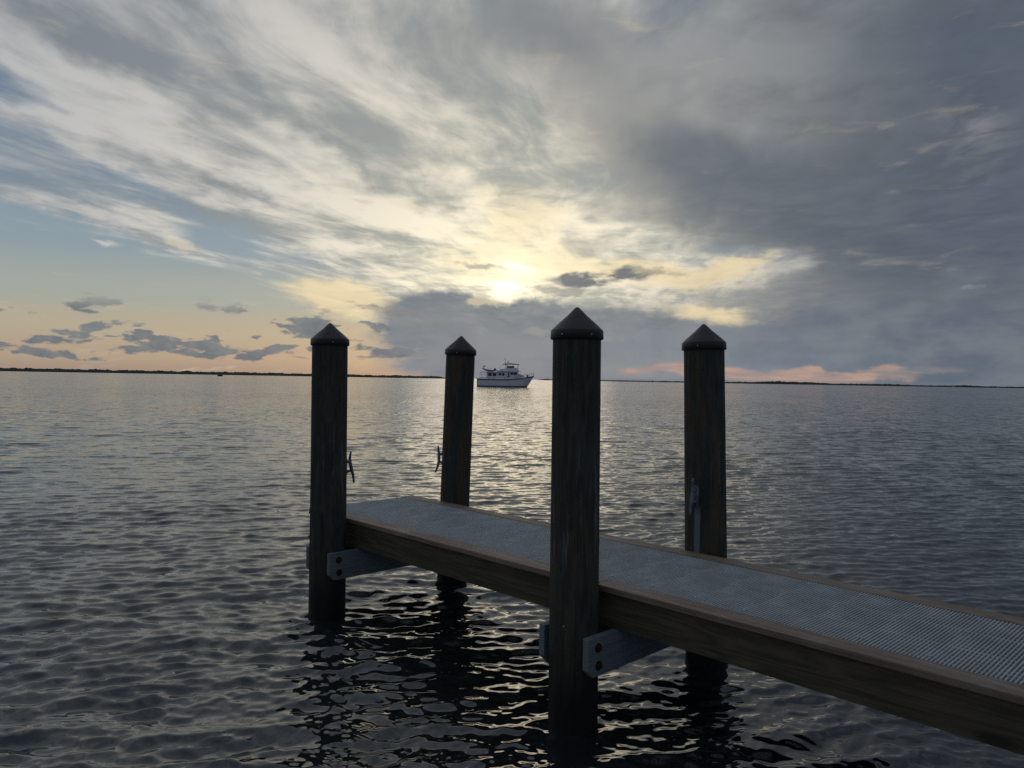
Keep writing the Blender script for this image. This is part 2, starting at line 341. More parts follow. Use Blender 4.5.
M_SCREW = plain('bright stainless screw', (0.5, 0.52, 0.55), 0.45, 0.8, 0.1, 30.0)
M_WHITE = plain('white yacht paint', (0.80, 0.82, 0.84), 0.35, 0, 0.05, 0.7)
M_NAVY = plain('dark stripe paint', (0.02, 0.025, 0.04), 0.4, 0, 0.1, 1.0)
M_GLASS = plain('dark cabin glass', (0.015, 0.018, 0.022), 0.12, 0, 0.1, 1.0)
M_CANVAS = plain('dark canvas', (0.03, 0.035, 0.05), 0.9, 0, 0.2, 3.0)
M_STEEL = plain('stainless rail steel', (0.45, 0.47, 0.5), 0.35, 0.8, 0.05, 3.0)
M_RUBBER = plain('grey inflatable tube rubber', (0.22, 0.24, 0.26), 0.6, 0, 0.1, 3.0)
M_DARKHULL = plain('dark tarred boat hull', (0.012, 0.010, 0.012), 0.6, 0, 0.2, 3.0)
M_LAND = plain('dark marsh ground', (0.03, 0.03, 0.022), 0.95, 0, 0.3, 0.01)
M_MANGROVE = plain('dark mangrove leaves', (0.022, 0.030, 0.018), 0.9, 0, 0.4, 0.03)
M_SEAROCK = plain('rough dark timber', (0.05, 0.045, 0.04), 0.8, 0, 0.2, 4.0)

def water(g, p):
    geo = g.n('ShaderNodeNewGeometry'); pos = E(g, geo.outputs['Position']); x, y, z = g.sep(pos)
    r = g.m('SQRT', x * x + y * y)
    xr, yr = x * math.cos(0.2) + y * math.sin(0.2), y * math.cos(0.2) - x * math.sin(0.2)
    gust = g.noise(g.xyz(xr * 0.35, yr), 0.02, 4, 0.55)
    gust2 = g.noise(g.xyz(xr * 0.3, yr), 0.09, 3, 0.5)
    nx = ny = None
    for sc, a0, a1, r0, r1 in ((0.30, 0.0, 0.22, 50, 200), (1.3, 0.0, 0.26, 25, 110), (3.6, 0.0, 0.66, 8, 28), (10.0, 0.08, 0.42, 2, 16)):
        v = g.xyz(xr * 0.5, yr * 1.0)
        c = g.sep(g.noise(v, sc, 2.0, 0.5, 0.3, color=True))
        amp = g.step(r, float(r0), float(r1), a0, a1) * g.step(gust, 0.3, 0.7, 0.72, 1.25) * g.step(gust2, 0.3, 0.7, 0.85, 1.15)
        ax, ay = (c[0] - 0.5) * amp * 0.75, (c[1] - 0.5) * amp * 1.5
        nx, ny = (ax, ay) if nx is None else (nx + ax, ny + ay)
    nr = E(g, geo.outputs['Normal']); n0 = g.sep(nr)
    vn = g.n('ShaderNodeVectorMath', operation='NORMALIZE'); g.link(g.xyz(n0[0] + nx, n0[1] + ny, n0[2]), vn.inputs[0])
    g.t.links.new(vn.outputs[0], p.inputs['Normal'])
    p.inputs['Base Color'].default_value = (0.014, 0.017, 0.017, 1)
    p.inputs['IOR'].default_value = 1.333; p.inputs['Specular IOR Level'].default_value = 1.0; p.inputs['IOR'].default_value = 1.52
    g.link(g.step(r, 4.0, 90.0, 0.04, 0.10), p.inputs['Roughness'])
M_WATER = mat('rippled dusk sea water', water)

# ------------------------------------------------------------------ mesh helpers
def finish(name, bm, m, parent=None, smooth=False, bevel=0.0):
    if bevel:
        bmesh.ops.bevel(bm, geom=[e for e in bm.edges], offset=bevel, segments=2, affect='EDGES', profile=0.6)
    bmesh.ops.recalc_face_normals(bm, faces=bm.faces)
    me = bpy.data.meshes.new(name); bm.to_mesh(me); bm.free()
    me.materials.append(m)
    if smooth:
        for f in me.polygons: f.use_smooth = True
    o = bpy.data.objects.new(name, me); COL.objects.link(o)
    if parent: o.parent = parent
    return o
def box(bm, x0, x1, y0, y1, z0, z1):
    vs_ = [bm.verts.new(v) for v in ((x0, y0, z0), (x1, y0, z0), (x1, y1, z0), (x0, y1, z0), (x0, y0, z1), (x1, y0, z1), (x1, y1, z1), (x0, y1, z1))]
    for f in ((3, 2, 1, 0), (4, 5, 6, 7), (0, 1, 5, 4), (1, 2, 6, 5), (2, 3, 7, 6), (3, 0, 4, 7)): bm.faces.new([vs_[i] for i in f])
def prism(bm, outline, y0, y1):
    """outline of (x, z) swept from y0 to y1; y0, y1 may be functions of (x, z)"""
    f0 = y0 if callable(y0) else (lambda a, b: y0); f1 = y1 if callable(y1) else (lambda a, b: y1)
    A_ = [bm.verts.new((a, f0(a, b), b)) for a, b in outline]; B_ = [bm.verts.new((a, f1(a, b), b)) for a, b in outline]
    n = len(outline); bm.faces.new(A_); bm.faces.new(B_[::-1])
    for i in range(n): bm.faces.new((A_[i], B_[i], B_[(i + 1) % n], A_[(i + 1) % n]))
def tube(bm, pts, rad, seg=8, cap=True):
    pts = [Vector(q) for q in pts]; rings = []
    for i, q in enumerate(pts):
        a = pts[max(0, i - 1)]; b = pts[min(len(pts) - 1, i + 1)]; t = (b - a).normalized()
        u = t.orthogonal().normalized() if not rings else (pu - t * pu.dot(t)).normalized()
        pu = u; v = t.cross(u); r = rad[i] if isinstance(rad, (list, tuple)) else rad
        rings.append([bm.verts.new(q + (u * math.cos(k * 2 * PI / seg) + v * math.sin(k * 2 * PI / seg)) * r) for k in range(seg)])
    for r0, r1 in zip(rings, rings[1:]):
        for k in range(seg): bm.faces.new((r0[k], r0[(k + 1) % seg], r1[(k + 1) % seg], r1[k]))
    if cap: bm.faces.new(rings[0][::-1]); bm.faces.new(rings[-1])
def lathe(bm, prof, seg=48, off=None):
    rings = []
    for r, z in prof:
        if r < 1e-5: rings.append([bm.verts.new((0, 0, z))]); continue
        rings.append([bm.verts.new((r * (off(k / seg, z) if off else 1) * math.cos(k * 2 * PI / seg), r * (off(k / seg, z) if off else 1) * math.sin(k * 2 * PI / seg), z)) for k in range(seg)])
    for a, b in zip(rings, rings[1:]):
        for k in range(seg):
            k2 = (k + 1) % seg
            if len(a) == 1 and len(b) == 1: continue
            if len(a) == 1: bm.faces.new((a[0], b[k2], b[k]))
            elif len(b) == 1: bm.faces.new((a[k], a[k2], b[0]))
            else: bm.faces.new((a[k], a[k2], b[k2], b[k]))
def thing(name, label, cat, loc=(0, 0, 0), rz=0.0, group=None):
    o = bpy.data.objects.new(name, None); COL.objects.link(o); o.empty_display_size = 0.2
    o.location = loc; o.rotation_euler = (0, 0, rz); o['label'] = label; o['category'] = cat
    if group: o['group'] = group
    return o
def tag(o, label, cat, group=None):
    o['label'] = label; o['category'] = cat
    if group: o['group'] = group
    return o
def struct(o): o['kind'] = 'structure'; return o
def copy_part(o, parent, loc=None):
    c = o.copy(); COL.objects.link(c); c.parent = parent
    if loc is not None: c.location = loc
    return c

# ------------------------------------------------------------------ water
def build_water():
    rng = np.random.default_rng(11)
    # near sector in front of the camera: polar grid, cells grow with distance
    r = np.exp(np.linspace(math.log(1.4), math.log(260.0), 1900))
    th = np.linspace(math.radians(-48), math.radians(48), 900)
    Rg, Tg = np.meshgrid(r, th, indexing='ij')
    X, Y = Rg * np.sin(Tg), Rg * np.cos(Tg)
    Z = np.zeros_like(X); DX = np.zeros_like(X); DY = np.zeros_like(X)
    cell = r * 0.0029
    groups = [(1.5, 2.4, 8, 0.0022, 0.22), (0.60, 1.2, 14, 0.0021, 0.28), (0.28, 0.55, 34, 0.00125, 0.28), (0.12, 0.25, 60, 0.00080, 0.36), (0.055, 0.115, 50, 0.00030, 0.60)]
    mean = math.radians(-90 + 14)       # the chop rolls towards the viewer, a little from the left
    for l0, l1, n, amp, spread in groups:
        for i in range(n):
            L = math.exp(rng.uniform(math.log(l0), math.log(l1))); k = 2 * PI / L
            a = mean + rng.normal(0, spread); dx, dy = math.cos(a), math.sin(a)
            f = np.clip((L / cell - 2.5) / 3.5, 0, 1); m_ = int((f > 0).sum()); f = f[:m_, None]
            ph = k * (X[:m_] * dx + Y[:m_] * dy) + rng.uniform(0, 2 * PI)
            am = amp * (L / ((l0 + l1) / 2)) * rng.uniform(0.6, 1.4) * f
            Z[:m_] += am * np.cos(ph); sn_ = np.sin(ph) * am * 0.5
            DX[:m_] -= sn_ * dx; DY[:m_] -= sn_ * dy
    # patches of livelier and calmer water
    env = 1.0 + 0.28 * np.sin(X * 0.31 + Y * 0.17 + 1.0) * np.sin(Y * 0.23 - X * 0.11) + 0.15 * np.sin(X * 0.9 - Y * 0.55)
    edge = np.clip((260.0 - Rg) / 60.0, 0, 1) * np.clip((math.radians(48) - np.abs(Tg)) / 0.05, 0, 1)
    Z *= env * edge; X = X + DX * env * edge; Y = Y + DY * env * edge
    nr, nt = X.shape
    co = np.stack([X, Y, Z], -1).reshape(-1, 3)
    idx = np.arange(nr * nt).reshape(nr, nt)
    q = np.stack([idx[:-1, :-1], idx[:-1, 1:], idx[1:, 1:], idx[1:, :-1]], -1).reshape(-1, 4)[:, ::-1]
    verts = [co]; faces = [q]; base = len(co)
    # ring of plain sheet from the patch out to the horizon
    def add(grid_r, grid_t):
        nonlocal base
        A_, B_ = np.meshgrid(grid_r, grid_t, indexing='ij')
        c = np.stack([A_ * np.sin(B_), A_ * np.cos(B_), np.zeros_like(A_)], -1).reshape(-1, 3)
        i = np.arange(len(c)).reshape(A_.shape) + base
        verts.append(c); faces.append(np.stack([i[:-1, :-1], i[:-1, 1:], i[1:, 1:], i[1:, :-1]], -1).reshape(-1, 4)[:, ::-1]); base += len(c)
    far = np.exp(np.linspace(math.log(260.0), math.log(60000.0), 40))
    add(far, np.linspace(th[0], th[-1], 24))
    add(np.exp(np.linspace(math.log(1.4), math.log(60000.0), 60)), np.linspace(math.radians(48), math.radians(312), 61))
    add(np.array([0.0005, 1.4]), np.linspace(0, 2 * PI, 73))
    co = np.concatenate(verts); fa = np.concatenate(faces)
    me = bpy.data.meshes.new('sea_water')
    me.vertices.add(len(co)); me.vertices.foreach_set('co', co.astype(np.float32).ravel())
    me.loops.add(fa.size); me.loops.foreach_set('vertex_index', fa.astype(np.int32).ravel())
    me.polygons.add(len(fa)); me.polygons.foreach_set('loop_start', np.arange(0, fa.size, 4, dtype=np.int32))
    me.polygons.foreach_set('use_smooth', np.ones(len(fa), dtype=bool))
    me.update(calc_edges=True); me.validate()
    me.materials.append(M_WATER)
    o = bpy.data.objects.new('water', me); COL.objects.link(o); struct(o)
build_water()

bm = bmesh.new(); bmesh.ops.create_grid(bm, x_segments=2, y_segments=2, size=400)
o = struct(finish('seabed', bm, M_LAND)); o.location = (0, 0, -3.2)

# ------------------------------------------------------------------ far shores
def at(px, dist):
    """ground point below picture column px at a distance"""
    a = aim(px, 380)[0]; return Vector((math.tan(a) * dist, dist))
def shore(name, x0, x1, dist, hfun, depth, seed):
    n = int((x1 - x0) * 1.6); land = bmesh.new(); wood = bmesh.new()
    rows_l = [(-14, -0.4), (0, 0.5), (depth, 0.6), (depth + 14, -0.4)]
    gl = []; gw = []
    prof = [0.05, 0.55, 0.8, 1.0, 0.92, 0.97, 0.7, 0.05]
    for i in range(n + 1):
        px = x0 + (x1 - x0) * i / n; c = at(px, dist)
        wig = mnoise.noise(Vector((px * 0.03, seed, 0))) * 25
        gl.append([land.verts.new((c.x * (1 + (d + wig) / dist), c.y + d + wig, z)) for d, z in rows_l])
        e = min(1, i / 14, (n - i) / 14)
        row = []
        for j, k in enumerate(prof):
            d = 2 + (depth - 4) * j / (len(prof) - 1) + wig
            q = Vector((px * 0.11, j * 0.9, seed))
            h = hfun(px) * k * (0.72 + 0.30 * mnoise.noise(q) + 0.20 * mnoise.noise(q * 4.3) + 0.08 * mnoise.noise(q * 11)) * max(0.05, e)
            row.append(wood.verts.new((c.x * (1 + d / dist), c.y + d, max(0.4, h))))
        gw.append(row)
    for G_, b in ((gl, land), (gw, wood)):
        for r0, r1 in zip(G_, G_[1:]):
            for j in range(len(r0) - 1): b.faces.new((r0[j], r1[j], r1[j + 1], r0[j + 1]))
    struct(finish('shoreline', land, M_LAND))
    o = finish('mangrove_forest', wood, M_MANGROVE); o['kind'] = 'stuff'
    return o
o = shore('left', -90, 448, 2600, lambda p: 15.5 - 5.5 * max(0, p) / 448, 90, 1.0); tag(o, 'low dark mangrove shore along the horizon left of the yacht', 'forest')
o = shore('right', 536, 1120, 3300, lambda p: (6.5 + 7.5 * math.exp(-((p - 785) / 38) ** 2) + 3.0 * math.exp(-((p - 880) / 30) ** 2) + 3.5 * math.exp(-((p - 965) / 12) ** 2) + 1.5 * (p > 690)), 90, 5.0)
tag(o, 'thin dark mangrove shore along the horizon right of the yacht', 'forest')

# ------------------------------------------------------------------ pier (local x runs along the deck from its sea end, local y across it)
ALPHA = math.radians(44.2493)
PO = Vector((-1.87957, 6.97625))
D = Vector((math.sin(ALPHA), -math.cos(ALPHA))); C = Vector((math.cos(ALPHA), math.sin(ALPHA)))
DECK_Z = H - 1.21; WID = 1.20; LEN = 12.0
pier = thing('pier', 'narrow wooden pier with grey grated deck running from the right edge out between four pilings', 'pier', (PO.x, PO.y, 0), math.atan2(D.y, D.x))
TRIM_W, TRIM_T = 0.138, 0.036
ZB = DECK_Z - TRIM_T                      # underside of the trim boards
def board(name, m, dims, bev=0.004):
    bm = bmesh.new(); x0, x1, y0, y1, z0, z1 = dims
    n = max(1, int((x1 - x0) / 0.5)) if x1 - x0 > 1 else 1
    box(bm, *dims); return finish(name, bm, m, pier, bevel=bev)
for a, b in ((0.012, 3.43), (3.434, 8.1), (8.104, LEN)):          # butt joints between board lengths
    board('trim_board', M_TRIM, (max(a, 0.06), b, 0.0, TRIM_W, ZB, DECK_Z), 0.005)
    board('trim_board', M_TRIM, (a, b, WID - TRIM_W, WID, ZB, DECK_Z), 0.005)
for y0 in (0.026, WID - 0.026 - 0.042, (WID - 0.042) / 2):
    board('joist', M_STRINGER, (0.085 if y0 < 0.1 else 0.046, LEN, y0, y0 + 0.042, DECK_Z - 0.242, ZB - (0.0 if y0 != (WID - 0.042) / 2 else 0.0)), 0.004)
board('end_board', M_STRINGER, (0.0, 0.042, 0.10, WID - 0.004, DECK_Z - 0.235, DECK_Z - 0.040), 0.004)
# moulded grating panels, ribs run across the deck
PANEL = 0.3022; NR = 17; pitch = PANEL / NR
def make_panel():
    bm = bmesh.new(); y0, y1 = TRIM_W + 0.004, WID - TRIM_W - 0.004
    prof = [(-0.0034, -0.026), (-0.0046, -0.006), (-0.0038, -0.001), (-0.0014, 0.0), (0.0014, 0.0), (0.0038, -0.001), (0.0046, -0.006), (0.0034, -0.026)]
    for i in range(NR):
        w_ = 0.0010 if i in (0, NR - 1) else 0.0
        c = (i + 0.5) * pitch
        A_ = [bm.verts.new((c + a * (1 + w_ * 100), y0, b)) for a, b in prof]; B_ = [bm.verts.new((c + a * (1 + w_ * 100), y1, b)) for a, b in prof]
        bm.faces.new(A_); bm.faces.new(B_[::-1])
        for k in range(len(prof)): bm.faces.new((A_[k], B_[k], B_[(k + 1) % 8], A_[(k + 1) % 8]))
    n = 18
    for k in range(n + 1):                                    # webs under the ribs
        yc = y0 + 0.004 + (y1 - y0 - 0.008) * k / n; h = 0.0035 if k % 6 else 0.012
        box(bm, 0.004, PANEL - 0.004, max(y0 + .0005, yc - h), min(y1 - .0005, yc + h), -0.024, -0.0062)
    return finish('grating_panel', bm, M_GRATE, pier)
p0 = make_panel(); p0.location = (0.052, 0, DECK_Z - 0.002)
bm = bmesh.new(); lathe(bm, [(0.0, 0.0028), (0.004, 0.0024), (0.0062, 0.0006), (0.0062, -0.004), (0.0, -0.004)], 12)
sc0 = finish('screw', bm, M_SCREW, p0, smooth=True)
k_pan = int((LEN - 0.06) / PANEL)
spots = [(TRIM_W + 0.075), WID / 2 + 0.02, WID - TRIM_W - 0.075]
first = True
for i in range(k_pan):
    pn = p0 if i == 0 else copy_part(p0, pier, (0.052 + i * PANEL, 0, DECK_Z - 0.002))
    if i > 24: continue
    for j, yy in enumerate(spots):
        loc = (pitch * 0.5 + random.uniform(-0.001, 0.001) + (pitch * (NR - 1) if (i * 3 + j) % 7 == 3 else 0), yy + random.uniform(-0.012, 0.012), 0.002)
        if first: sc0.location = loc; first = False
        else: copy_part(sc0, pn, loc)

# ------------------------------------------------------------------ pilings
def piling(label, s, t, top_px_off, rad, material, cleat_dir, cleat_z, seed, lean, h_top, bolts, cleat_rot=0.0, ext=None):
    """s, t: place in the pier's frame at deck height; lean: world shift (x, y) per metre going up"""
    base = PO + D * s + C * t
    zt = H + h_top                                                # apex of the cap
    root = thing('piling', label, 'piling', (base.x, base.y, 0), 0.0, 'capped timber pilings of the pier')
    sx, sy = lean
    def ctr(z): return Vector((sx * (z - DECK_Z), sy * (z - DECK_Z), z))
    bm = bmesh.new(); seg = 64; zs = np.linspace(-2.6, zt - 0.135, 90); rings = []
    for z in zs:
        c = ctr(z); taper = 1.0 + (DECK_Z + 0.6 - z) * 0.016; ring = []
        for k in range(seg):
            a = k * 2 * PI / seg; ux, uy = math.cos(a), math.sin(a)
            q = Vector((ux * 1.1, uy * 1.1, z * 0.5 + seed))
            r = rad * taper * (1 + 0.018 * mnoise.noise(q) + 0.004 * mnoise.noise(Vector((ux * 6, uy * 6, z * 0.7 + seed))) + 0.005 * mnoise.noise(Vector((ux * 3, uy * 3, z * 5 + seed))))
            if z < 0.35: r *= 1 + 0.02 * max(0, mnoise.noise(Vector((ux * 5, uy * 5, z * 9 + seed))))
            ring.append(bm.verts.new((c.x + ux * r, c.y + uy * r, z)))
        rings.append(ring)
    for a_, b_ in zip(rings, rings[1:]):
        for k in range(seg): bm.faces.new((a_[k], a_[(k + 1) % seg], b_[(k + 1) % seg], b_[k]))
    bm.faces.new(rings[-1]); bm.faces.new(rings[0][::-1])
    finish('post', bm, material, root, smooth=True)
    rc = rad * 0.985 + 0.011
    bm = bmesh.new()
    lathe(bm, [(rc + 0.001, -0.190), (rc + 0.004, -0.187), (rc + 0.003, -0.150), (rc + 0.002, -0.141), (rc + 0.001, -0.138), (rc - 0.003, -0.134), (rc * 0.78, -0.104), (rc * 0.4, -0.053), (0.012, -0.004), (0.005, -0.001), (0, 0.0)], 72)
    # thickness of the skirt
    cp = finish('cap', bm, M_CAP, root, smooth=True); cp.location = ctr(zt)
    cp.rotation_euler = (-sy, sx, 0)
    for a in bolts[0]:
        bm = bmesh.new(); lathe(bm, [(0, 0.004), (0.0035, 0.003), (0.0055, 0.0), (0.0055, -0.002), (0, -0.002)], 10)
        n = finish('cap_screw', bm, M_SCREW, cp, smooth=True)
        n.location = (math.cos(a) * (rc + 0.003), math.sin(a) * (rc + 0.003), -0.167); n.rotation_euler = (0, PI / 2, a)
    # cleat, bolted upright to the side that faces the deck
    if cleat_dir is not None:
        cd = math.atan2(cleat_dir.y, cleat_dir.x); cr = bpy.data.objects.new('x', None)
        bm = bmesh.new()
        # local: +x away from the post, z up
        horn = [(0.074, -0.140), (0.073, -0.112), (0.066, -0.07), (0.054, -0.03), (0.046, 0), (0.040, 0.03), (0.036, 0.07), (0.040, 0.105), (0.046, 0.130)]
        if ext: horn = ext
        tube(bm, [(a, 0, b) for a, b in horn], [0.0075, 0.0095, 0.0115, 0.014, 0.015, 0.014, 0.0115, 0.0095, 0.0075], 12)
        for zz_ in (-0.036, 0.036):
            tube(bm, [(-0.004, 0, zz_ * 1.35), (0.016, 0, zz_ * 1.1), (0.046, 0, zz_)], [0.017, 0.013, 0.012], 10)
        b2 = bmesh.new(); box(bm, -0.012, 0.004, -0.024, 0.024, -0.075, 0.075); b2.free()
        cl = finish('cleat', bm, M_CLEAT, root, smooth=True)
        c = ctr(cleat_z); rr = rad * (1.0 + (DECK_Z + 0.6 - cleat_z) * 0.016)
        cl.location = (c.x + math.cos(cd) * rr, c.y + math.sin(cd) * rr, cleat_z)
        cl.rotation_euler = (cleat_rot, 0, cd)
    for az_, z_ in bolts[1]:
        rr = rad * 1.0; c = ctr(z_)
        bk_ = 0.5 if len(bolts[1]) == 1 else 1.0; bm = bmesh.new(); lathe(bm, [(0, 0.014 * bk_), (0.008 * bk_, 0.013 * bk_), (0.009 * bk_, 0.004 * bk_), (0.017 * bk_, 0.003 * bk_), (0.018 * bk_, -0.006), (0, -0.006)], 12)
        n = finish('bolt', bm, M_SCREW if len(bolts[1]) == 1 else M_BOLT, root, smooth=True)
        n.location = (c.x + math.cos(az_) * rr, c.y + math.sin(az_) * rr, z_); n.rotation_euler = (0, PI / 2, az_)
    return root
CZ = H - 0.80
piling('near left piling at the sea end, greenish, cleat in silhouette on its right', 0.672, -0.165, None, 0.148, M_PILE[0], Vector((0.85, 0.53)), CZ + 0.03, 1.3,
       (-0.005, 0.005), 0.447, ([math.radians(-68)], [(math.radians(180), DECK_Z + 0.06), (math.radians(184), DECK_Z - 0.14)]), 0.0)
piling('far narrow looking piling nearest the yacht, leaning right, with a cleat on its left side', 0.52, 1.352, None, 0.144, M_PILE[1], Vector((-0.88, -0.47)), CZ + 0.01, 5.1,
       (0.024, -0.025), 0.419, ([math.radians(-100)], []), math.radians(4), [(0.085, -0.135), (0.075, -0.112), (0.060, -0.08), (0.047, -0.035), (0.044, 0), (0.045, 0.03), (0.047, 0.07), (0.050, 0.10), (0.052, 0.125)])
piling('tallest and thickest piling in the picture, with scraped pale patches, in front of the pier', 3.403, -0.155, None, 0.142, M_PILE[2], C, CZ - 0.06, 9.7,
       (-0.006, 0.007), 0.428, ([math.radians(-128), math.radians(-62)], [(math.radians(-118), DECK_Z - 0.19)]))
piling('brown streaked piling behind the pier on the right, grey cleat above a pale streak', 3.36, 1.345, None, 0.147, M_PILE[3], Vector((-0.66, -0.75)), CZ - 0.01, 14.2,
       (-0.022, 0.023), 0.427, ([math.radians(-120)], []))

# clamp beams bolted through the pilings, under the joists
ZT = DECK_Z - 0.244
def cross_beam(x0, x1, y0, y1, side, ys):
    bm = bmesh.new(); d = 0.225; ch = 0.045
    out = [(y0, ZT), (y1, ZT), (y1, ZT - d + ch), (y1 - ch, ZT - d), (y0 + ch, ZT - d), (y0, ZT - d + ch)]
    A_ = [bm.verts.new((x0, a, b)) for a, b in out]; B_ = [bm.verts.new((x1, a, b)) for a, b in out]
    bm.faces.new(A_); bm.faces.new(B_[::-1])
    for i in range(6): bm.faces.new((A_[i], B_[i], B_[(i + 1) % 6], A_[(i + 1) % 6]))
    cb = finish('cross_beam', bm, M_BEAM, pier, bevel=0.003)
    for yy in ys:
        for k, zz_ in enumerate((ZT - 0.062, ZT - 0.165)):
            bm = bmesh.new()
            lathe(bm, [(0, 0.026), (0.009, 0.025), (0.010, 0.014)], 12)
            lathe(bm, [(0, 0.014), (0.019, 0.0135), (0.0205, 0.003)], 6)
            lathe(bm, [(0.0, 0.004), (0.027, 0.003), (0.028, -0.003), (0, -0.003)], 20)
            n = finish('bolt', bm, M_BOLT, cb); n.location = (x1 if side > 0 else x0, yy + 0.006 * k, zz_)
            n.rotation_euler = (0, PI / 2 * side, 0)
for s_, tn, tf in ((0.663, -0.165, 1.352), (3.403, -0.155, 1.345)):
    s2 = s_ - 0.03
    cross_beam(s_ + 0.144, s_ + 0.186, tn - 0.085, tf + 0.13, 1, (tn + 0.0, tf))
    cross_beam(s_ - 0.196, s_ - 0.154, tn - 0.085, tf + 0.13, -1, (tn + 0.0, tf))

# ------------------------------------------------------------------ motor yacht
YD = 191.5
yp = at(477.5, YD)
yacht = thing('motor_yacht', 'white two deck motor yacht with flybridge and mast anchored near the horizon', 'yacht', (yp.x, YD, 0), math.radians(-3)); yacht.scale = (0.958,) * 3
def hull_half(x):
    L = 14.95; u = x / L
    return 2.25 * (1 - max(0, (u - 0.52) / 0.48) ** 2.3) * (0.90 + 0.10 * min(1, u / 0.3))
def sheer(x): return 2.2 + 0.9 * max(0, (x - 7.0) / 7.95) ** 1.7
bm = bmesh.new(); xs = np.linspace(0, 14.95, 34); secs = []
for x_ in xs:
    b = max(0.03, hull_half(x_)); sh = sheer(x_); ring = []
    for k, (fy, fz) in enumerate(((0.0, -0.75), (0.55, -0.55), (0.86, 0.0), (0.93, 0.5), (1.0, 1.0))):
        z_ = fz if k < 4 else sh
        xx = x_ - (max(0, (x_ - 11.0)) / 3.95) * (sh - z_) * 0.62            # raked stem
        flare = 1 - (1 - fy) * (1 + 0.6 * max(0, (x_ - 9) / 6)) if k else 0
        ring.append((xx, max(0.0, flare) * b, z_))
    secs.append(ring)
L_ = []; R_ = []
for ring in secs:
    L_.append([bm.verts.new((a, -b, c)) for a, b, c in ring]); R_.append([bm.verts.new((a, b, c)) for a, b, c in ring])
for side, flip in ((L_, False), (R_, True)):
    for a, b in zip(side, side[1:]):
        for k in range(4):
            f = (a[k], b[k], b[k + 1], a[k + 1]); bm.faces.new(f[::-1] if flip else f)
for i in range(len(xs) - 1): bm.faces.new((L_[i][4], L_[i + 1][4], R_[i + 1][4], R_[i][4]))
bm.faces.new([L_[0][k] for k in range(5)] + [R_[0][k] for k in (4, 3, 2, 1, 0)])
bmesh.ops.remove_doubles(bm, verts=bm.verts, dist=0.001)
hull = finish('hull', bm, M_WHITE, yacht)
def hull_strip(name, z0, z1, out, x0=0.0, parent=hull, m=M_NAVY):
    bm = bmesh.new(); rows = []
    for s in (-1, 1):
        prev = None
        for ring in secs:
            if ring[4][0] < x0: continue
            def p_(z):
                zz_ = z(ring[4][0]) if callable(z) else z
                for q, w_ in zip(ring, ring[1:]):
                    if q[2] <= zz_ <= w_[2] + 1e-6:
                        k = (zz_ - q[2]) / max(1e-6, w_[2] - q[2]); return Vector((q[0] + (w_[0] - q[0]) * k, s * (q[1] + (w_[1] - q[1]) * k + out), zz_))
                return Vector((ring[4][0], s * (ring[4][1] + out), zz_))
            cur = [bm.verts.new(p_(z0)), bm.verts.new(p_(z1))]
            inn = [bm.verts.new(v.co - Vector((0, s * out * 2, 0))) for v in cur]
            cur = cur + inn[::-1]
            if prev:
                for k in range(4): bm.faces.new((prev[k], cur[k], cur[(k + 1) % 4], prev[(k + 1) % 4]))
            prev = cur
    return finish(name, bm, m, parent)
hull_strip('boot_stripe', -0.05, 0.30, 0.03)
hull_strip('rub_rail', lambda x: sheer(x) - 0.42 + 0.1 * max(0, (x - 7) / 8), lambda x: sheer(x) - 0.22 + 0.12 * max(0, (x - 7) / 8), 0.07)
def solid(name, outline, hw, m=M_WHITE, parent=yacht):
    bm = bmesh.new(); prism(bm, outline, -hw, hw); return finish(name, bm, m, parent)
dh = solid('deckhouse', [(2.5, 2.15), (2.5, 3.80), (5.4, 3.80), (5.4, 2.15)], 1.75)
mh = solid('main_saloon', [(5.4, 2.15), (5.4, 4.05), (10.55, 4.05), (10.9, 3.55), (11.8, 3.30), (12.6, 2.60), (12.6, 2.4)], 1.8)
solid('boat_deck', [(0.7, 3.80), (0.7, 3.92), (5.7, 3.92), (5.7, 3.80)], 2.05)
solid('upper_deck_roof', [(5.4, 4.06), (5.4, 4.20), (11.45, 4.20), (11.6, 4.08)], 2.0)
fb = solid('flybridge', [(5.9, 4.20), (5.9, 4.72), (7.2, 4.78), (7.7, 5.05), (10.5, 5.05), (11.1, 4.20)], 1.5)
def windows(parent, rects, hw, m=M_GLASS):
    for x0, x1, z0, z1 in rects:
        for s in (-1, 1):
            bm = bmesh.new(); box(bm, x0, x1, min(s * (hw - 0.03), s * (hw + 0.015)), max(s * (hw - 0.03), s * (hw + 0.015)), z0, z1)
            finish('window', bm, m, parent)
windows(dh, [(2.95, 3.85, 2.85, 3.60), (4.15, 5.05, 2.85, 3.60)], 1.75)
windows(mh, [(5.7, 6.4, 3.05, 3.65), (6.65, 7.2, 2.95, 3.75), (8.10, 8.45, 2.5, 3.85), (8.75, 9.45, 3.25, 3.85), (9.55, 10.45, 3.25, 3.85)], 1.8)
for s in (-1, 1):
    for xx in (0.85, 1.55, 2.3):
        bm = bmesh.new(); tube(bm, [(xx, s * 1.9, 2.1), (xx, s * 1.9, 3.82)], 0.055, 8); finish('deck_post', bm, M_WHITE, yacht)
bm = bmesh.new(); prism(bm, [(7.75, 5.05), (7.85, 5.52), (9.6, 5.52), (9.9, 5.05)], -1.45, 1.45); finish('windscreen', bm, M_GLASS, fb)
bm = bmesh.new(); prism(bm, [(6.75, 6.04), (8.0, 6.20), (8.9, 6.22), (10.9, 6.02), (10.9, 5.90), (8.9, 5.98), (6.75, 5.94)], -1.5, 1.5); bi = finish('bimini_top', bm, M_CANVAS, yacht)
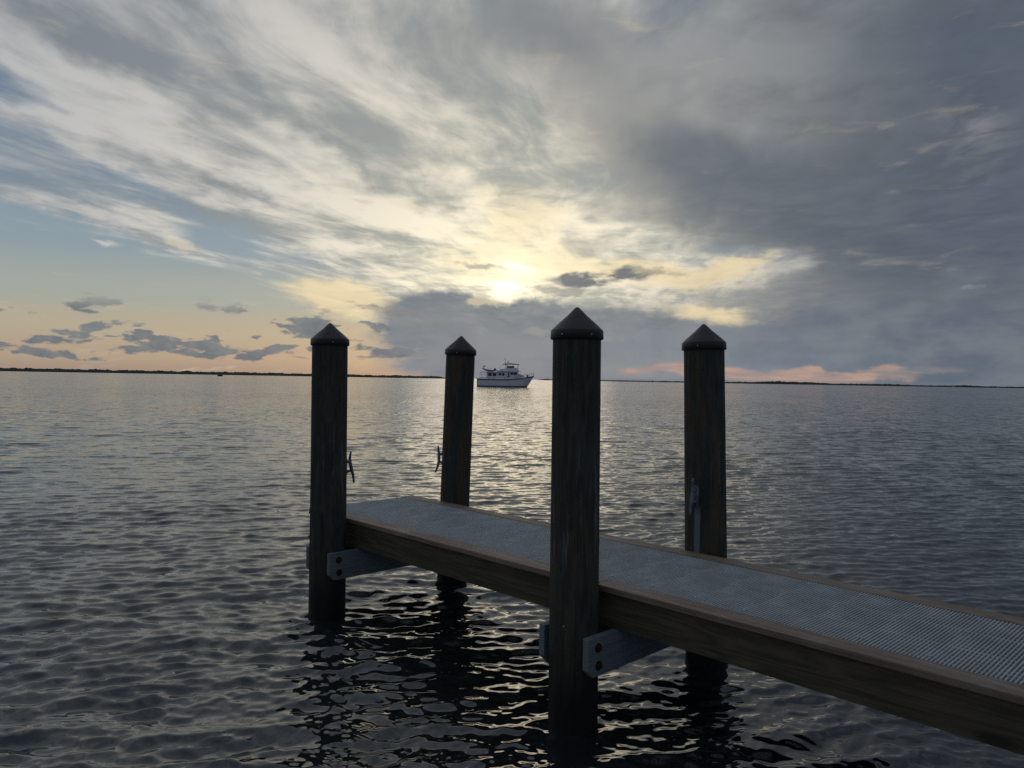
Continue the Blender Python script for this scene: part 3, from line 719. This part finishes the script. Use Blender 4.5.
for s in (-1, 1):
    for xx, xb in ((7.7, 7.9), (9.3, 9.2), (10.75, 10.5)):
        bm = bmesh.new(); tube(bm, [(xb, s * 1.42, 5.0), (xx, s * 1.42, 6.06)], 0.03, 6); finish('bimini_pole', bm, M_STEEL, bi)
ms = bmesh.new(); tube(ms, [(7.45, 0, 4.2), (7.42, 0, 6.0), (7.2, 0, 7.35)], [0.11, 0.09, 0.04], 8); tube(ms, [(6.6, -0.0, 5.98), (8.2, 0, 5.98)], 0.035, 6); tube(ms, [(7.35, -0.6, 6.35), (7.35, 0.6, 6.35)], 0.035, 6)
mast = finish('mast', ms, M_WHITE, yacht)
bm = bmesh.new(); lathe(bm, [(0, 0.16), (0.22, 0.12), (0.27, 0), (0.22, -0.08), (0, -0.1)], 16); rd = finish('radar_dome', bm, M_NAVY, mast); rd.location = (8.0, 0, 6.62)
bm = bmesh.new(); tube(bm, [(8.0, 0, 6.15), (8.0, 0, 6.55)], 0.05, 6); finish('radar_post', bm, M_WHITE, mast)
bm = bmesh.new(); lathe(bm, [(0, 0.12), (0.12, 0.08), (0.13, -0.1), (0, -0.12)], 12); al_ = finish('anchor_light', bm, M_NAVY, mast); al_.location = (7.18, 0, 7.4)
bm = bmesh.new(); tube(bm, [(5.45, -1.3, 5.0), (7.3, -0.1, 6.3)], 0.018, 5); tube(bm, [(5.45, 1.3, 5.0), (7.3, 0.1, 6.3)], 0.018, 5); finish('stay', bm, M_STEEL, mast)
bm = bmesh.new()
for s in (-1, 1):
    pts = []
    for x_ in np.linspace(9.8, 14.9, 9):
        b = max(0.05, hull_half(x_) - 0.08); pts.append((x_, s * b, sheer(x_) + 0.62 + 0.12 * max(0, (x_ - 12) / 3)))
        tube(bm, [(x_, s * b, sheer(x_) - 0.03), pts[-1]], 0.022, 5)
    tube(bm, pts, 0.026, 6); tube(bm, [(a, b, c - 0.3) for a, b, c in pts], 0.016, 5)
finish('bow_rail', bm, M_STEEL, yacht)
bm = bmesh.new(); tube(bm, [(14.75, 0, 3.0), (14.8, 0, 4.75)], [0.045, 0.02], 6); finish('jackstaff', bm, M_STEEL, yacht)
bm = bmesh.new(); tube(bm, [(-0.3, -1.9, 2.25), (2.3, -1.9, 2.42), (5.4, -1.95, 2.5), (9.8, -2.1, 2.75)], 0.03, 5); tube(bm, [(-0.0, 1.9, 2.45), (5.4, 1.95, 2.6), (9.8, 2.1, 2.9)], 0.03, 5); finish('side_rail', bm, M_STEEL, yacht)
bm = bmesh.new(); box(bm, 12.9, 13.4, -0.35, 0.35, 2.7, 3.25); finish('windlass', bm, M_NAVY, yacht, bevel=0.05)
bm = bmesh.new(); box(bm, 4.7, 5.3, -0.5, 0.5, 3.92, 4.45); prism(bm, [(5.3, 3.92), (5.3, 4.6), (5.75, 4.2), (5.75, 3.92)], -1.2, 1.2); finish('deck_locker', bm, M_WHITE, yacht)
# dinghy resting in chocks on the boat deck
dn = thing('dinghy', 'grey inflatable dinghy with outboard lying on the aft deck of the motor yacht', 'dinghy', (yacht.location.x, yacht.location.y, 3.92 * 0.958), yacht.rotation_euler[2]); dn.scale = (0.958,) * 3
bm = bmesh.new()
for s in (-1, 1): tube(bm, [(4.45, s * 0.62, 0.38), (3.4, s * 0.66, 0.38), (2.3, s * 0.6, 0.50), (1.6, s * 0.33, 0.74), (1.28, 0.0, 0.92)], [0.16, 0.22, 0.22, 0.2, 0.15], 10)
tb = finish('tubes', bm, M_RUBBER, dn, smooth=True)
bm = bmesh.new(); prism(bm, [(4.3, 0.0), (4.35, 0.35), (1.7, 0.68), (1.9, 0.35), (2.7, 0.03)], -0.45, 0.45); finish('hull', bm, M_WHITE, dn)
bm = bmesh.new(); prism(bm, [(4.3, 0.15), (4.25, 0.75), (4.45, 1.0), (4.85, 0.98), (4.9, 0.65), (4.6, 0.5), (4.62, 0.15)], -0.2, 0.2); finish('outboard_motor', bm, M_NAVY, dn, bevel=0.03)
bm = bmesh.new(); tube(bm, [(1.7, 0, 0.85), (1.55, 0, 1.3), (1.35, 0, 1.42)], 0.05, 6); prism(bm, [(1.75, 1.2), (1.4, 1.3), (1.9, 1.75), (2.0, 1.6)], -0.06, 0.06); finish('folded_seat', bm, M_CANVAS, dn)

# ------------------------------------------------------------------ small things far out
def small_boat(name, label, px, dist, L, hgt, m, cabin_m):
    q = at(px, dist); r = thing(name, label, 'boat', (q.x, q.y, 0), 0.1)
    bm = bmesh.new(); xs_ = np.linspace(-L / 2, L / 2, 9); prev = None
    for x_ in xs_:
        u = (x_ + L / 2) / L; b = max(0.08, L * 0.19 * (1 - max(0, (u - .45) / .55) ** 2)); sh = hgt * (0.62 + 0.15 * u * u)
        cur = [bm.verts.new(v) for v in ((x_, -b, sh), (x_, -b * .7, -0.2), (x_, b * .7, -0.2), (x_, b, sh))]
        if prev:
            for k in range(4): bm.faces.new((prev[k], cur[k], cur[(k + 1) % 4], prev[(k + 1) % 4]))
        else: bm.faces.new(cur[::-1])
        prev = cur
    bm.faces.new(prev); finish('hull', bm, m, r)
    bm = bmesh.new(); prism(bm, [(-L * .30, hgt * .6), (-L * .30, hgt), (L * .1, hgt), (L * .2, hgt * .6)], -L * .12, L * .12); finish('cabin', bm, cabin_m, r, bevel=0.02)
small_boat('workboat', 'tiny dark low boat in front of the left shore', 220, 760, 5.2, 1.75, M_DARKHULL, M_DARKHULL)
small_boat('cabin_boat', 'tiny white boat before the right shore, the nearer of two to the pilings', 953.5, 2700, 6.0, 4.6, M_WHITE, M_WHITE)
small_boat('cabin_boat', 'tiny white boat before the right shore, closest to the right edge', 998.5, 2700, 4.5, 4.0, M_WHITE, M_WHITE)
q = at(652.5, 1500)
mk = thing('channel_marker', 'tiny dark channel marker post on the horizon between the two right pilings', 'marker', (q.x, q.y, 0))
bm = bmesh.new(); tube(bm, [(0, 0, -2), (0, 0, 4.6)], 0.35, 10); finish('post', bm, M_SEAROCK, mk)
bm = bmesh.new(); box(bm, -0.6, 0.6, -0.5, -0.4, 3.3, 4.6); finish('board', bm, M_SEAROCK, mk)
